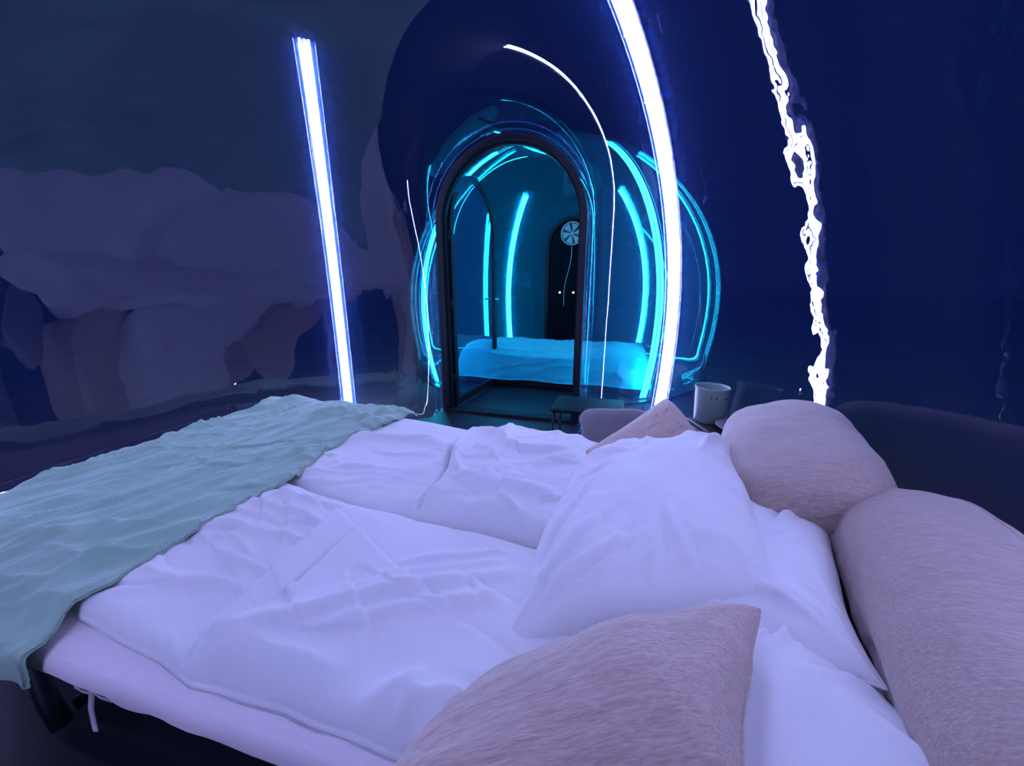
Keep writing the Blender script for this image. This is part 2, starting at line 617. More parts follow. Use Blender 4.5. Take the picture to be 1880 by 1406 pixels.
def led_strip(base, rz, az, rho_end, mat, label, group, width=0.030, tubes=(0.0,)):
    root = empty('led_strip', (*base, 0), rz)
    tag(root, label, 'light strip', group)
    core = meridian(az, 0.02, rho_end, 0.030)
    side = np.array([math.cos(az), -math.sin(az), 0])
    for off in tubes:
        v, f = tube_path(core + side * off, width / 2, 10)
        local_obj('light_line', v, f, mat, root)
    back = meridian(az, 0.02, rho_end, 0.008)
    wdt = 0.055
    V = []
    for p in back:
        for o in (-wdt, -wdt * 0.9, wdt * 0.9, wdt):
            lift = -0.006 if abs(o) == wdt else 0.0
            V.append(p + side * o + (np.array([0, 0, 1.1]) - p) / np.linalg.norm(p - ORG) * lift)
    sleeve = local_obj('clear_sleeve', V, grid_faces(len(back), 4), M_sleeve, root)
    for s in (-1, 1):
        v, f = tube_path([p + side * s * wdt for p in back], 0.0035, 6)
        local_obj('sleeve_edge', v, f, M_sleeve, sleeve)
    tot = len(core)
    cv = None
    for k in range(6, tot - 4, 9):
        p = core[k]; t = core[k + 1] - core[k - 1]; t = t / np.linalg.norm(t)
        inn = np.cross(t, side)
        V = []
        for a in (-0.004, 0.004):
            for b, c in ((-0.024, -0.022), (-0.024, 0.008), (0.024, 0.008), (0.024, -0.022), (0.019, -0.022), (0.019, 0.003), (-0.019, 0.003), (-0.019, -0.022)):
                V.append(p + t * a + side * b + inn * (-c))
        F = [(i, (i + 1) % 8, 8 + (i + 1) % 8, 8 + i) for i in range(8)]
        local_obj('clip', V, F, M_sleeve, sleeve, smooth=False)
    return root


AZL, AZR = math.radians(-38.6), math.radians(37.2)      # white strips either side of the neck
AZB = [math.radians(a) for a in (-110.0, 106.0, 178.0)]   # the ring of five goes on round the bed, out of view
AZT = math.radians(38.0)
led_strip(C1, -AX, AZL, 1.34, M_violet, 'straight white violet LED strip left of the arched doorway', 'white violet LED strips in the near bubble', 0.014, (-0.024, 0.0, 0.021))  # outer two tubes are added, glowing as the strip's mirror lines in the film
led_strip(C1, -AX, AZR, 0.95, M_violet, 'curved white violet LED strip right of the arched doorway', 'white violet LED strips in the near bubble', 0.036)
led_strip(C1, -AX, AZB[0], 0.95, M_violet, 'white violet LED strip on the wall off the foot of the bed', 'white violet LED strips in the near bubble', 0.022)
led_strip(C1, -AX, AZB[1], 0.95, M_violet, 'white violet LED strip on the wall beside the near back cushion', 'white violet LED strips in the near bubble', 0.022)
led_strip(C1, -AX, AZB[2], 0.95, M_violet, 'white violet LED strip on the wall behind the photographer', 'white violet LED strips in the near bubble', 0.022)
led_strip(C2, -AX + math.pi, AZT, 1.05, M_teal, 'teal LED strip on far bubble just left of door frame', 'teal LED strips in the far bubble', 0.028, (-0.028, 0.020))
led_strip(C2, -AX + math.pi, -AZT, 1.05, M_teal, 'teal LED strip on far bubble just right of door frame', 'teal LED strips in the far bubble', 0.028, (-0.028, 0.020))
led_strip(C2, -AX + math.pi, math.pi - AZR, 1.22, M_teal, 'teal LED strip on far wall seen through the open glass door', 'teal LED strips in the far bubble', 0.028, (-0.028, 0.020))
led_strip(C2, -AX + math.pi, math.pi + AZR, 1.22, M_teal, 'teal LED strip on far wall right of the blue bed', 'teal LED strips in the far bubble', 0.028, (-0.028, 0.020))


# ------------------------------------------------------------------ door frame and leaf
def arch_band(r_out, r_in, spr, y0, y1, z0=0.0, bottom=False):
    """solid arch band between two arch curves, local (x, z) extruded over y"""
    o = arch_curve(r_out, spr, 6, 40, z0)
    i = arch_curve(r_in, spr, 6, 40, z0)
    V = []
    for (ox, oz), (ix, iz) in zip(o, i):
        V += [(ox, y0, oz), (ox, y1, oz), (ix, y1, iz), (ix, y0, iz)]
    F = grid_faces(len(o), 4, wrap=True)
    F += [(0, 1, 2, 3), tuple((len(o) - 1) * 4 + k for k in (3, 2, 1, 0))]
    return V, F


droot = empty('door_1', (DOOR[0], DOOR[1], 0), -AX)
tag(droot, 'black arched doorway between the two bubbles', kind='structure')
v, f = arch_band(0.64, 0.592, DOOR_SPR, -0.05, 0.05, 0.0)
local_obj('door_frame', v, f, M_black, droot, smooth=False)
v, f = arch_band(0.592, 0.575, DOOR_SPR, 0.0, 0.045, 0.0)
local_obj('door_stop', v, f, M_black, droot, smooth=False)
v, f = box(0, 0, 0.02, 1.18, 0.11, 0.03, 0.006)
local_obj('threshold', v, f, M_black, droot, smooth=False)
# the leaf: hinged on the left jamb, swung away from the bed
HX, HY, LEAF_A = -0.57, 0.06, math.radians(86)
lr = 0.51


def leaf_pt(x, y, z):
    """leaf local: x from hinge 0..2*lr, y thickness"""
    c, s = math.cos(LEAF_A), math.sin(LEAF_A)
    return (HX + x * c - y * s, HY + x * s + y * c, z)


def leaf_obj(name, vf, mat, parent=None):
    return local_obj(name, [leaf_pt(x + lr, y, z) for x, y, z in vf[0]], vf[1], mat, parent or droot, smooth=False)


lf = leaf_obj('door_leaf', merge(arch_band(lr, lr - 0.055, DOOR_SPR, -0.02, 0.02, 0.03), box(0, 0, 0.065, 2 * lr - 0.1, 0.04, 0.07)), M_black)
arc_in = arch_curve(lr - 0.05, DOOR_SPR, 6, 40, 0.09)
na = len(arc_in)
gv_ = [(x, -0.004, z) for x, z in arc_in] + [(x, 0.004, z) for x, z in arc_in]
gf_ = [tuple(range(na)), tuple(range(2 * na - 1, na - 1, -1))] + [(i, na + i, na + (i + 1) % na, (i + 1) % na) for i in range(na)]
g = leaf_obj('glass_pane', (gv_, gf_), M_glass, lf)
hv = merge(tube_path([(lr - 0.03, -0.022, 1.02), (lr - 0.03, -0.06, 1.02), (lr - 0.14, -0.065, 1.02)], 0.009, 8),
           tube_path([(lr - 0.03, 0.022, 1.02), (lr - 0.03, 0.06, 1.02), (lr - 0.14, 0.065, 1.02)], 0.009, 8))
leaf_obj('door_handle', hv, plain_mat('handle_metal', (0.3, 0.3, 0.32), rough=0.25, metal=1.0), lf)
for z in (0.3, 1.0, 1.6):
    v, f = tube_path([(-0.005, 0, z - 0.05), (-0.005, 0, z + 0.05)], 0.012, 10)
    local_obj('hinge', [leaf_pt(*p) for p in v], f, M_black, lf)
# a welded film ring where the neck grips the frame
for k, (rr, yy) in enumerate(((0.665, -0.05), (0.70, -0.09))):
    pts = [d1(x, NECK + yy, z) for x, z in arch_curve(rr, DOOR_SPR, 24, 48)]
    v, f = tube_path(pts, 0.006, 6)
    t = mesh_obj('trim_%d' % (k + 1), v, f, M_sleeve)
    tag(t, 'welded clear film seam around the arched door frame', kind='structure')

# ------------------------------------------------------------------ bed frame
FOOT, HEAD, NEAR, FAR = -2.12, 0.80, 0.37, 1.85
MZ0, MZ1 = 0.315, 0.415
bed = empty('bed_frame', tuple(bw((FOOT + HEAD) / 2, (NEAR + FAR) / 2, 0)), 0)
tag(bed, 'black metal folding bed frame under the white bedding', 'bed frame')


def bedpath(pts, r, name, parent=bed, mat=None, seg=10):
    v, f = tube_path([bw(*p) for p in pts], r, seg)
    return mesh_obj(name, v, f, mat or M_black, parent)


for w in (NEAR + 0.06, (NEAR + FAR) / 2, FAR - 0.06):
    bedpath([(FOOT + 0.06, w, MZ0 - 0.022), (HEAD - 0.06, w, MZ0 - 0.022)], 0.018, 'side_rail')
for l in (FOOT + 0.06, -0.55, HEAD - 0.06):
    bedpath([(l, NEAR + 0.06, MZ0 - 0.03), (l, FAR - 0.06, MZ0 - 0.03)], 0.018, 'cross_rail')
for l in (-1.46, -0.2, 0.8):
    for w, s in ((NEAR + 0.07, 1), (FAR - 0.07, -1)):
        bedpath([(l, w, MZ0 - 0.03), (l + 0.03, w - 0.008 * s, 0.10), (l + 0.06, w - 0.01 * s, 0.024)], 0.023, 'leg')
    bedpath([(l + 0.03, NEAR + 0.10, 0.032), (l + 0.06, NEAR + 0.35, 0.03), (l + 0.06, FAR - 0.35, 0.03), (l + 0.03, FAR - 0.10, 0.032)], 0.018, 'floor_bar')

# ------------------------------------------------------------------ mattress in its pinkish sheet
def rounded_slab(l0, l1, w0, w1, z0, z1, k=6.0, n=60, noise=0.004, seed=1.0, res=(70, 40, 10)):
    """soft slab: box whose edges are rounded, as a cube-like grid"""
    V, F = [], []
    cl, cw, cz = (l0 + l1) / 2, (w0 + w1) / 2, (z0 + z1) / 2
    hl, hw, hz = (l1 - l0) / 2, (w1 - w0) / 2, (z1 - z0) / 2
    r = hz * 0.92

    def add(A, B, n_, m_, flip):
        off = len(V)
        for p in A.reshape(-1, 3): V.append(p)
        F.extend(grid_faces(n_, m_, off=off, flip=flip))
    nl, nw, nz = res
    L = np.linspace(-1, 1, nl); Wd = np.linspace(-1, 1, nw); Z = np.linspace(-1, 1, nz)

    def shape(P):
        x, y, z = P[..., 0] * hl, P[..., 1] * hw, P[..., 2] * hz
        ix, iy, iz = np.clip(x, -hl + r, hl - r), np.clip(y, -hw + r, hw - r), np.clip(z, -hz + r, hz - r)
        d = np.stack([x - ix, y - iy, z - iz], -1)
        ln = np.linalg.norm(d, axis=-1, keepdims=True)
        q = np.stack([ix, iy, iz], -1) + d / np.maximum(ln, 1e-9) * np.minimum(ln, r)
        nn = (fbm(q[..., 0] * 6 + seed, q[..., 1] * 6 + q[..., 2] * 9 + seed, 4) - 0.5) * 2 * noise
        q = q + d / np.maximum(ln, 1e-6) * nn[..., None]
        q[..., 2] += np.where(P[..., 2] > 0.99, nn, 0)
        return q + np.array([cl, cw, cz])
    for zz, fl_ in ((1, False), (-1, True)):
        a, b = np.meshgrid(L, Wd, indexing='ij')
        add(shape(np.stack([a, b, np.full_like(a, zz)], -1)), None, nl, nw, not fl_)
    for yy, fl_ in ((-1, True), (1, False)):
        a, b = np.meshgrid(L, Z, indexing='ij')
        add(shape(np.stack([a, np.full_like(a, yy), b], -1)), None, nl, nz, fl_)
    for xx, fl_ in ((-1, False), (1, True)):
        a, b = np.meshgrid(Wd, Z, indexing='ij')
        add(shape(np.stack([np.full_like(a, xx), a, b], -1)), None, nw, nz, fl_)
    P = np.array(V)
    return bw(P[:, 0], P[:, 1], P[:, 2]), F


mv, mf = rounded_slab(FOOT, HEAD, NEAR, FAR, MZ0, MZ1, res=(150, 70, 14), noise=0.006)
mat_root = empty('mattress', tuple(bw((FOOT + HEAD) / 2, (NEAR + FAR) / 2, MZ0)))
tag(mat_root, 'mattress in a pale pinkish fitted sheet with tie ribbons', 'mattress')
mesh_obj('fitted_sheet', mv, mf, M_sheet, mat_root)
# slack lower sheet under the near edge
nl = 70
ll = np.linspace(-1.75, -0.95, nl)
rows = []
for k, t in enumerate(np.linspace(0, 1, 6)):
    w = NEAR + 0.015 + 0.02 * t + 0.006 * np.sin(ll * 21 + t)
    z = MZ0 + 0.03 - t * (0.055 + 0.02 * np.sin(ll * 5.3 + 0.6))
    rows.append(bw(ll, w, z))
mesh_obj('slack_sheet_hem', np.array(rows).reshape(-1, 3), grid_faces(6, nl), M_sheet, mat_root)


def ribbon(pts, width, parent, mat, name, thick=0.0025):
    """flat ribbon through world points with a little thickness"""
    P = [Vector(p) for p in pts]
    V, F = [], []
    for i, p in enumerate(P):
        t = (P[min(i + 1, len(P) - 1)] - P[max(i - 1, 0)]).normalized()
        s = t.cross(Vector((0, 1, 0.25))).normalized() * width / 2
        nrm = t.cross(s).normalized() * thick / 2
        V += [p - s - nrm, p + s - nrm, p + s + nrm, p - s + nrm]
    F = grid_faces(len(P), 4, wrap=True)
    F += [(0, 1, 2, 3), tuple((len(P) - 1) * 4 + k for k in (3, 2, 1, 0))]
    return mesh_obj(name, [tuple(v) for v in V], F, mat, parent)


def pxpath(pts, W0):
    """points measured in the vertical plane w = W0 of the bed"""
    out = []
    for x, y in pts:
        dx = (x - 940) / FPX; dy = -(y - 703) / FPX
        r = np.array([dx, cP + dy * sP, -sP + dy * cP])
        t = W0 / (r[:2] @ WX)
        out.append(np.array([0, 0, CAM_H]) + r * t)
    return out


WS = NEAR + 0.05
ribbon(pxpath([(147, 1228), (140, 1240), (134, 1251)], WS), 0.009, mat_root, M_strap, 'tie_ribbon')
ribbon(pxpath([(165, 1230), (164, 1238), (171, 1243)], WS), 0.009, mat_root, M_strap, 'tie_ribbon')
ribbon(pxpath([(141, 1252), (140, 1262), (150, 1269), (163, 1272), (172, 1272), (182, 1280), (203, 1287)], WS), 0.013, mat_root, M_strap, 'tie_ribbon')
ribbon(pxpath([(170, 1268), (168, 1280), (167, 1300), (171, 1320), (176, 1342)], WS), 0.012, mat_root, M_strap, 'tie_ribbon')


# ------------------------------------------------------------------ duvets
def edge_round(d, e, top):
    t = np.clip(d / e, 0, 1)
    return top * np.sqrt(np.clip(1 - (1 - t) ** 2, 0, 1))


def duvet_height(l, w, spec):
    l0, l1, wn, wf, top, detail, edge, puff, seed = spec
    a, b = wn(l), wf(l)
    d = np.minimum(np.minimum(w - a, b - w), np.minimum(l - l0, l1 - l))
    h = edge_round(d, edge, top)
    inner = np.clip(d / 0.06, 0, 1)
    z = MZ1 + h + detail(l, w) * inner + puff * np.clip(d / 0.25, 0, 1) * (fbm(l * 2.5 + seed, w * 2.5 + seed, 2) - 0.3)
    return np.where(d < -1e-6, MZ1, np.maximum(z, MZ1 + 0.0015))


def duvet(name, spec, step_m=0.005):
    """soft quilt whose near and far edges are functions of l"""
    l0, l1, wn, wf = spec[:4]
    nl_ = int((l1 - l0) / step_m) + 1
    nw_ = int(0.75 / step_m) + 1
    u = np.linspace(0, 1, nl_); v = np.linspace(0, 1, nw_)
    U, Vv = np.meshgrid(u, v, indexing='ij')
    l = l0 + (l1 - l0) * U
    a, b = wn(l), wf(l)
    w = a + (b - a) * Vv
    z = duvet_height(l, w, spec)
    for _ in range(1):                      # soften the cloth a touch
        zi = z.copy()
        zi[1:-1, 1:-1] = (4 * z[1:-1, 1:-1] + 2 * (z[2:, 1:-1] + z[:-2, 1:-1] + z[1:-1, 2:] + z[1:-1, :-2])
                          + z[2:, 2:] + z[2:, :-2] + z[:-2, 2:] + z[:-2, :-2]) / 16
        z = zi
    topv = bw(l, w, z).reshape(-1, 3)
    F = grid_faces(nl_, nw_, flip=True)
    per = [i * nw_ for i in range(nl_)] + [(nl_ - 1) * nw_ + j for j in range(1, nw_)] + [i * nw_ + nw_ - 1 for i in range(nl_ - 2, -1, -1)] + [j for j in range(nw_ - 2, 0, -1)]
    low = topv[per].copy(); low[:, 2] = MZ1 - 0.004
    off = len(topv)
    V = np.vstack([topv, low])
    m = len(per)
    F += [(per[i], per[(i + 1) % m], off + (i + 1) % m, off + i) for i in range(m)]
    return mesh_obj(name, V, F, M_white, None, origin=tuple(bw((l0 + l1) / 2, 0.7, MZ1)))


def near_detail(l, w):
    z = 0
    # folded pleat strip running to the near edge
    z = z + step(l, w, [(322, 1228), (420, 1142), (535, 1037), (655, 925)], 0.017, fall=0.10, edge=0.009, sgn=-1)
    z = z + step(l, w, [(378, 1200), (450, 1160), (528, 1116), (620, 1022), (712, 946)], 0.013, fall=0.22, edge=0.010, sgn=-1)
    z = z + ridge(l, w, [(533, 1128), (540, 1105)], 0.008, 0.010)
    # long tension folds from the flap towards the pillows
    z = z + ridge(l, w, [(400, 1200), (560, 1150), (700, 1105), (943, 1062)], 0.010, 0.020)
    z = z + ridge(l, w, [(560, 1130), (740, 1075), (930, 1040)], 0.007, 0.016)
    z = z + ridge(l, w, [(590, 1170), (760, 1130), (915, 1105)], 0.008, 0.020)
    z = z + ridge(l, w, [(720, 1060), (820, 1035), (960, 1020)], 0.005, 0.014)
    z = z + ridge(l, w, [(440, 1215), (520, 1222), (640, 1260)], 0.006, 0.030)
    z = z + ridge(l, w, [(630, 1345), (700, 1300), (790, 1255)], 0.018, 0.026)
    z = z + ridge(l, w, [(700, 1350), (760, 1310), (850, 1295)], 0.016, 0.022)
    z = z + ridge(l, w, [(760, 1390), (790, 1350), (880, 1300)], 0.016, 0.022)
    z = z + ridge(l, w, [(350, 1240), (400, 1222), (460, 1210)], 0.012, 0.020)
    # ripples of the left half
    z = z + ridge(l, w, [(400, 1022), (450, 1043), (502, 1068)], 0.010, 0.010)
    z = z + ridge(l, w, [(461, 925), (530, 945), (592, 968)], 0.010, 0.012)
    z = z + ridge(l, w, [(395, 960), (460, 985), (520, 992), (580, 1010)], 0.010, 0.013)
    z = z + ridge(l, w, [(390, 985), (440, 1000), (470, 1030)], 0.007, 0.011)
    z = z + ridge(l, w, [(500, 905), (570, 925), (640, 935)], 0.006, 0.013)
    z = z + ridge(l, w, [(255, 1040), (300, 1065), (400, 1075), (460, 1100)], 0.006, 0.014)
    z = z + ridge(l, w, [(310, 1170), (318, 1195), (330, 1215)], 0.012, 0.008)
    z = z + ridge(l, w, [(285, 1160), (290, 1180), (296, 1200)], 0.009, 0.008)
    z = z + ridge(l, w, [(150, 1110), (220, 1090), (300, 1085)], 0.006, 0.02)
    z = z + 0.0050 * folds(l, w, 0.35, 1.3, 6.0, 2.0, 1.3) + 0.0040 * folds(l, w, -0.5, 1.6, 7.0, 1.6, 4.1) + 0.006 * (fbm(l * 6, w * 6, 2) - 0.5)
    return z


NE = [lw(x, y, 0.425) for x, y in ((0, 1085), (115, 1118), (200, 1165), (290, 1212), (345, 1256), (400, 1268), (455, 1286), (520, 1303), (575, 1330), (640, 1352), (720, 1388), (800, 1400))]
NE = sorted([(a, max(b, NEAR + 0.015)) for a, b in NE])
nex = np.array([p[0] for p in NE]); ney = np.array([p[1] for p in NE])
MID = [lw(x, y, 0.45) for x, y in ((524, 883), (590, 908), (669, 932), (735, 944), (771, 957), (883, 978), (975, 1004))]
MID = sorted([tuple(p) for p in MID])
mx = np.array([p[0] for p in MID]); my = np.array([p[1] for p in MID])
near_w = lambda l: np.interp(l, nex, ney)
mid_w = lambda l: np.interp(l, mx, my)
NEAR_SPEC = (-1.62, 0.50, near_w, lambda l: mid_w(l) + 0.004, 0.050, lambda l, w: 2.5 * near_detail(l, w), 0.04, 0.02, 2.0)
dn = duvet('duvet', NEAR_SPEC)
tag(dn, 'white duvet on the near half of the bed with a long diagonal pleat', 'duvet', 'white duvets on the bed')


def far_detail(l, w):
    z = 0
    z = z + step(l, w, [(880, 786), (845, 808), (829, 832), (824, 870), (800, 905), (762, 945)], 0.020, fall=0.40, edge=0.014, sgn=1)
    z = z + ridge(l, w, [(608, 816), (680, 810), (755, 811), (832, 826)], 0.020, 0.035)
    z = z + ridge(l, w, [(853, 812), (840, 850), (838, 880), (850, 902)], 0.022, 0.014)
    z = z + ridge(l, w, [(838, 902), (880, 910), (930, 922), (1020, 928)], 0.026, 0.030)
    z = z + ridge(l, w, [(770, 950), (800, 925), (840, 895)], 0.010, 0.018)
    z = z + ridge(l, w, [(880, 800), (915, 815), (935, 840), (990, 846), (1040, 835)], 0.022, 0.018)
    z = z + ridge(l, w, [(940, 786), (928, 812), (922, 835)], 0.016, 0.025)
    z = z + ridge(l, w, [(980, 875), (1020, 862), (1060, 850)], 0.014, 0.022)
    z = z + ridge(l, w, [(870, 835), (900, 850), (918, 868)], 0.014, 0.014)
    z = z + ridge(l, w, [(560, 868), (640, 862), (700, 868)], 0.010, 0.02)
    z = z + ridge(l, w, [(540, 880), (620, 890), (700, 880)], 0.006, 0.015)
    z = z + ridge(l, w, [(850, 960), (900, 945), (960, 955)], 0.012, 0.03)
    z = z + ridge(l, w, [(680, 900), (770, 870), (820, 850)], 0.010, 0.03)
    right = 1 / (1 + np.exp(-(l - lw(880, 850)[0]) / 0.04))
    z = z + right * (0.011 * folds(l, w, 0.7, 1.8, 5.0, 2.0, 7.7) + 0.009 * folds(l, w, -0.4, 2.0, 5.0, 2.0, 2.9) + 0.010)
    z = z + 0.006 * folds(l, w, 0.2, 1.4, 6.0, 1.8, 9.3) + 0.008 * (fbm(l * 5 + 9, w * 5, 2) - 0.5)
    return z


FE = [lw(x, y, 0.44) for x, y in ((560, 752), (735, 768), (800, 778), (840, 787), (880, 795), (940, 785), (1000, 800), (1060, 808), (1090, 822))]
FE = sorted([(a, min(b, FAR + 0.03)) for a, b in FE])
fex = np.array([p[0] for p in FE]); fey = np.array([p[1] for p in FE])
FAR_SPEC = (-1.62, 0.06, lambda l: mid_w(l) + 0.006, lambda l: np.interp(l, fex, fey), 0.050, lambda l, w: 1.8 * far_detail(l, w), 0.060, 0.02, 5.0)
df_ = duvet('duvet', FAR_SPEC)
tag(df_, 'white rumpled duvet on the far half of the bed, folded back near the pillows', 'duvet', 'white duvets on the bed')

# ------------------------------------------------------------------ green blanket over the foot
def blanket():
    nu, nv = 110, 300
    u = np.linspace(0, 1, nu)
    v = np.linspace(0, 1, nv)
    U, Vv = np.meshgrid(u, v, indexing='ij')
    in_pts = np.array(sorted([tuple(lw(x, y, 0.485)[::-1]) for x, y in ((200, 1072), (250, 1035), (400, 945), (470, 908), (545, 870), (600, 825), (660, 800), (735, 765))] + [(0.36, -1.165), (0.43, -1.20)]))
    # along the strip: s runs from the hanging near end to the far edge
    HANG = 0.135
    s = -HANG + Vv * (FAR + 0.10 - NEAR + HANG)
    hang = np.clip(-s, 0, None)
    w_top = NEAR + np.maximum(s, 0)
    l_in = np.interp(w_top, in_pts[:, 0], in_pts[:, 1])
    l_out = np.full_like(l_in, FOOT - 0.03) + 0.02 * (fbm(w_top * 4, w_top * 0, 2) - 0.5)
    # the hanging part narrows to a rounded tongue
    k = np.clip(hang / HANG, 0, 1)
    l_in = l_in - 0.05 * k ** 2
    l_out = l_out + (0.52 * k ** 0.8)
    l = l_out + (l_in - l_out) * U
    top = 0.488
    base = top + 0.0 * l
    # the foot side without duvet lies lower
    base = base - 0.03 * np.clip((-1.62 - l) / 0.12, 0, 1)
    # rounding over the near edge
    r = 0.05
    ang = np.clip(hang / r, 0, math.pi / 2)
    w = np.where(s >= 0, w_top, NEAR - 0.028 * np.sin(ang))
    z = np.where(s >= 0, base, base - r * (1 - np.cos(ang)) - np.maximum(hang - r * math.pi / 2, 0))
    z = z - 0.045 * np.exp(-(np.clip(s, 0, 1) / 0.07) ** 2)
    # over the far edge
    fo = np.clip(w - (FAR - 0.02), 0, 1)
    z = z - fo ** 2 * 3.0
    # outer foot edge droops over the mattress end
    dro = np.clip((FOOT + 0.03 - l) / 0.06, 0, 1)
    z = z - 0.02 * dro ** 2
    # wrinkles along the strip
    aa = 0.35 + 0.65 * np.clip((s + 0.1) / 0.2, 0, 1)
    wr = 0.016 * creases(l, w + hang, 1.15, 1.3, 7.5, 2.2, 0.9) + 0.013 * creases(l, w + hang, 1.35, 1.6, 11.0, 6.1, 0.9) + 0.010 * creases(l, w, 0.4, 2.2, 9.0, 8.8)
    wr = wr + 0.014 * (fbm(l * 5, (w + hang) * 3.5, 3) - 0.5) + 0.009 * folds(l, w + hang, 1.25, 1.2, 5.5, 2.0, 3.7) + 0.007 * folds(l, w + hang, 0.75, 1.4, 5.0, 1.8, 8.1)
    z = z + 1.7 * wr * aa
    w = w - np.where(s < 0, wr * 1.0 + 0.012 * np.sin(U * 9 + 1.5 * k), 0)
    # bunched far end
    def bump(px, py, a, sx):
        q = lw(px, py, 0.53)
        return a * np.exp(-(((l - q[0]) ** 2 + (w - q[1]) ** 2) / sx ** 2))
    z = z + bump(570, 722, 0.040, 0.20) + bump(640, 745, 0.014, 0.12) + bump(570, 752, 0.02, 0.06) + bump(700, 762, 0.012, 0.10)
    z = z + ridge(l, w, [(575, 765), (620, 750), (700, 775)], 0.016, 0.025, 0.5)
    z = z + ridge(l, w, [(310, 850), (350, 838), (395, 850)], 0.012, 0.02, 0.5)
    z = z + ridge(l, w, [(0, 990), (120, 975), (260, 960), (420, 900)], 0.016, 0.03, 0.5)
    z = z + ridge(l, w, [(60, 1090), (140, 1030), (260, 985), (420, 935)], 0.020, 0.03, 0.5)
    z = z + ridge(l, w, [(150, 930), (330, 870), (470, 830), (560, 800)], 0.010, 0.025, 0.5)
    z = z + ridge(l, w, [(250, 880), (420, 800), (560, 760)], 0.010, 0.03, 0.5)
    # thin rolled hem
    hem = np.minimum(U, 1 - U)
    z = z - 0.016 * np.clip(1 - hem / 0.02, 0, 1) ** 2
    duv = np.maximum(duvet_height(l, w, NEAR_SPEC), duvet_height(l, w, FAR_SPEC))
    z = np.where(s >= 0, np.maximum(z, duv + 0.010), z)
    P = bw(l, w, z)
    topv = P.reshape(-1, 3)
    # close with an underside 8 mm below / behind
    und = topv.copy()
    und[:, 2] -= 0.008
    m = (s.reshape(-1) < 0)
    und[m] += np.array([WX[0], WX[1], 0]) * 0.010
    off = len(topv)
    F = grid_faces(nu, nv, flip=True) + grid_faces(nu, nv, off=off)
    per = [i * nv for i in range(nu)] + [(nu - 1) * nv + j for j in range(1, nv)] + [i * nv + nv - 1 for i in range(nu - 2, -1, -1)] + list(range(nv - 2, 0, -1))
    F += [(per[i], per[(i + 1) % len(per)], off + per[(i + 1) % len(per)], off + per[i]) for i in range(len(per))]
    return mesh_obj('blanket', np.vstack([topv, und]), F, M_green, None, origin=tuple(bw(-1.68, 1.1, MZ1)))


bl = blanket()
tag(bl, 'soft green fleece throw laid across the foot of the bed', 'blanket')


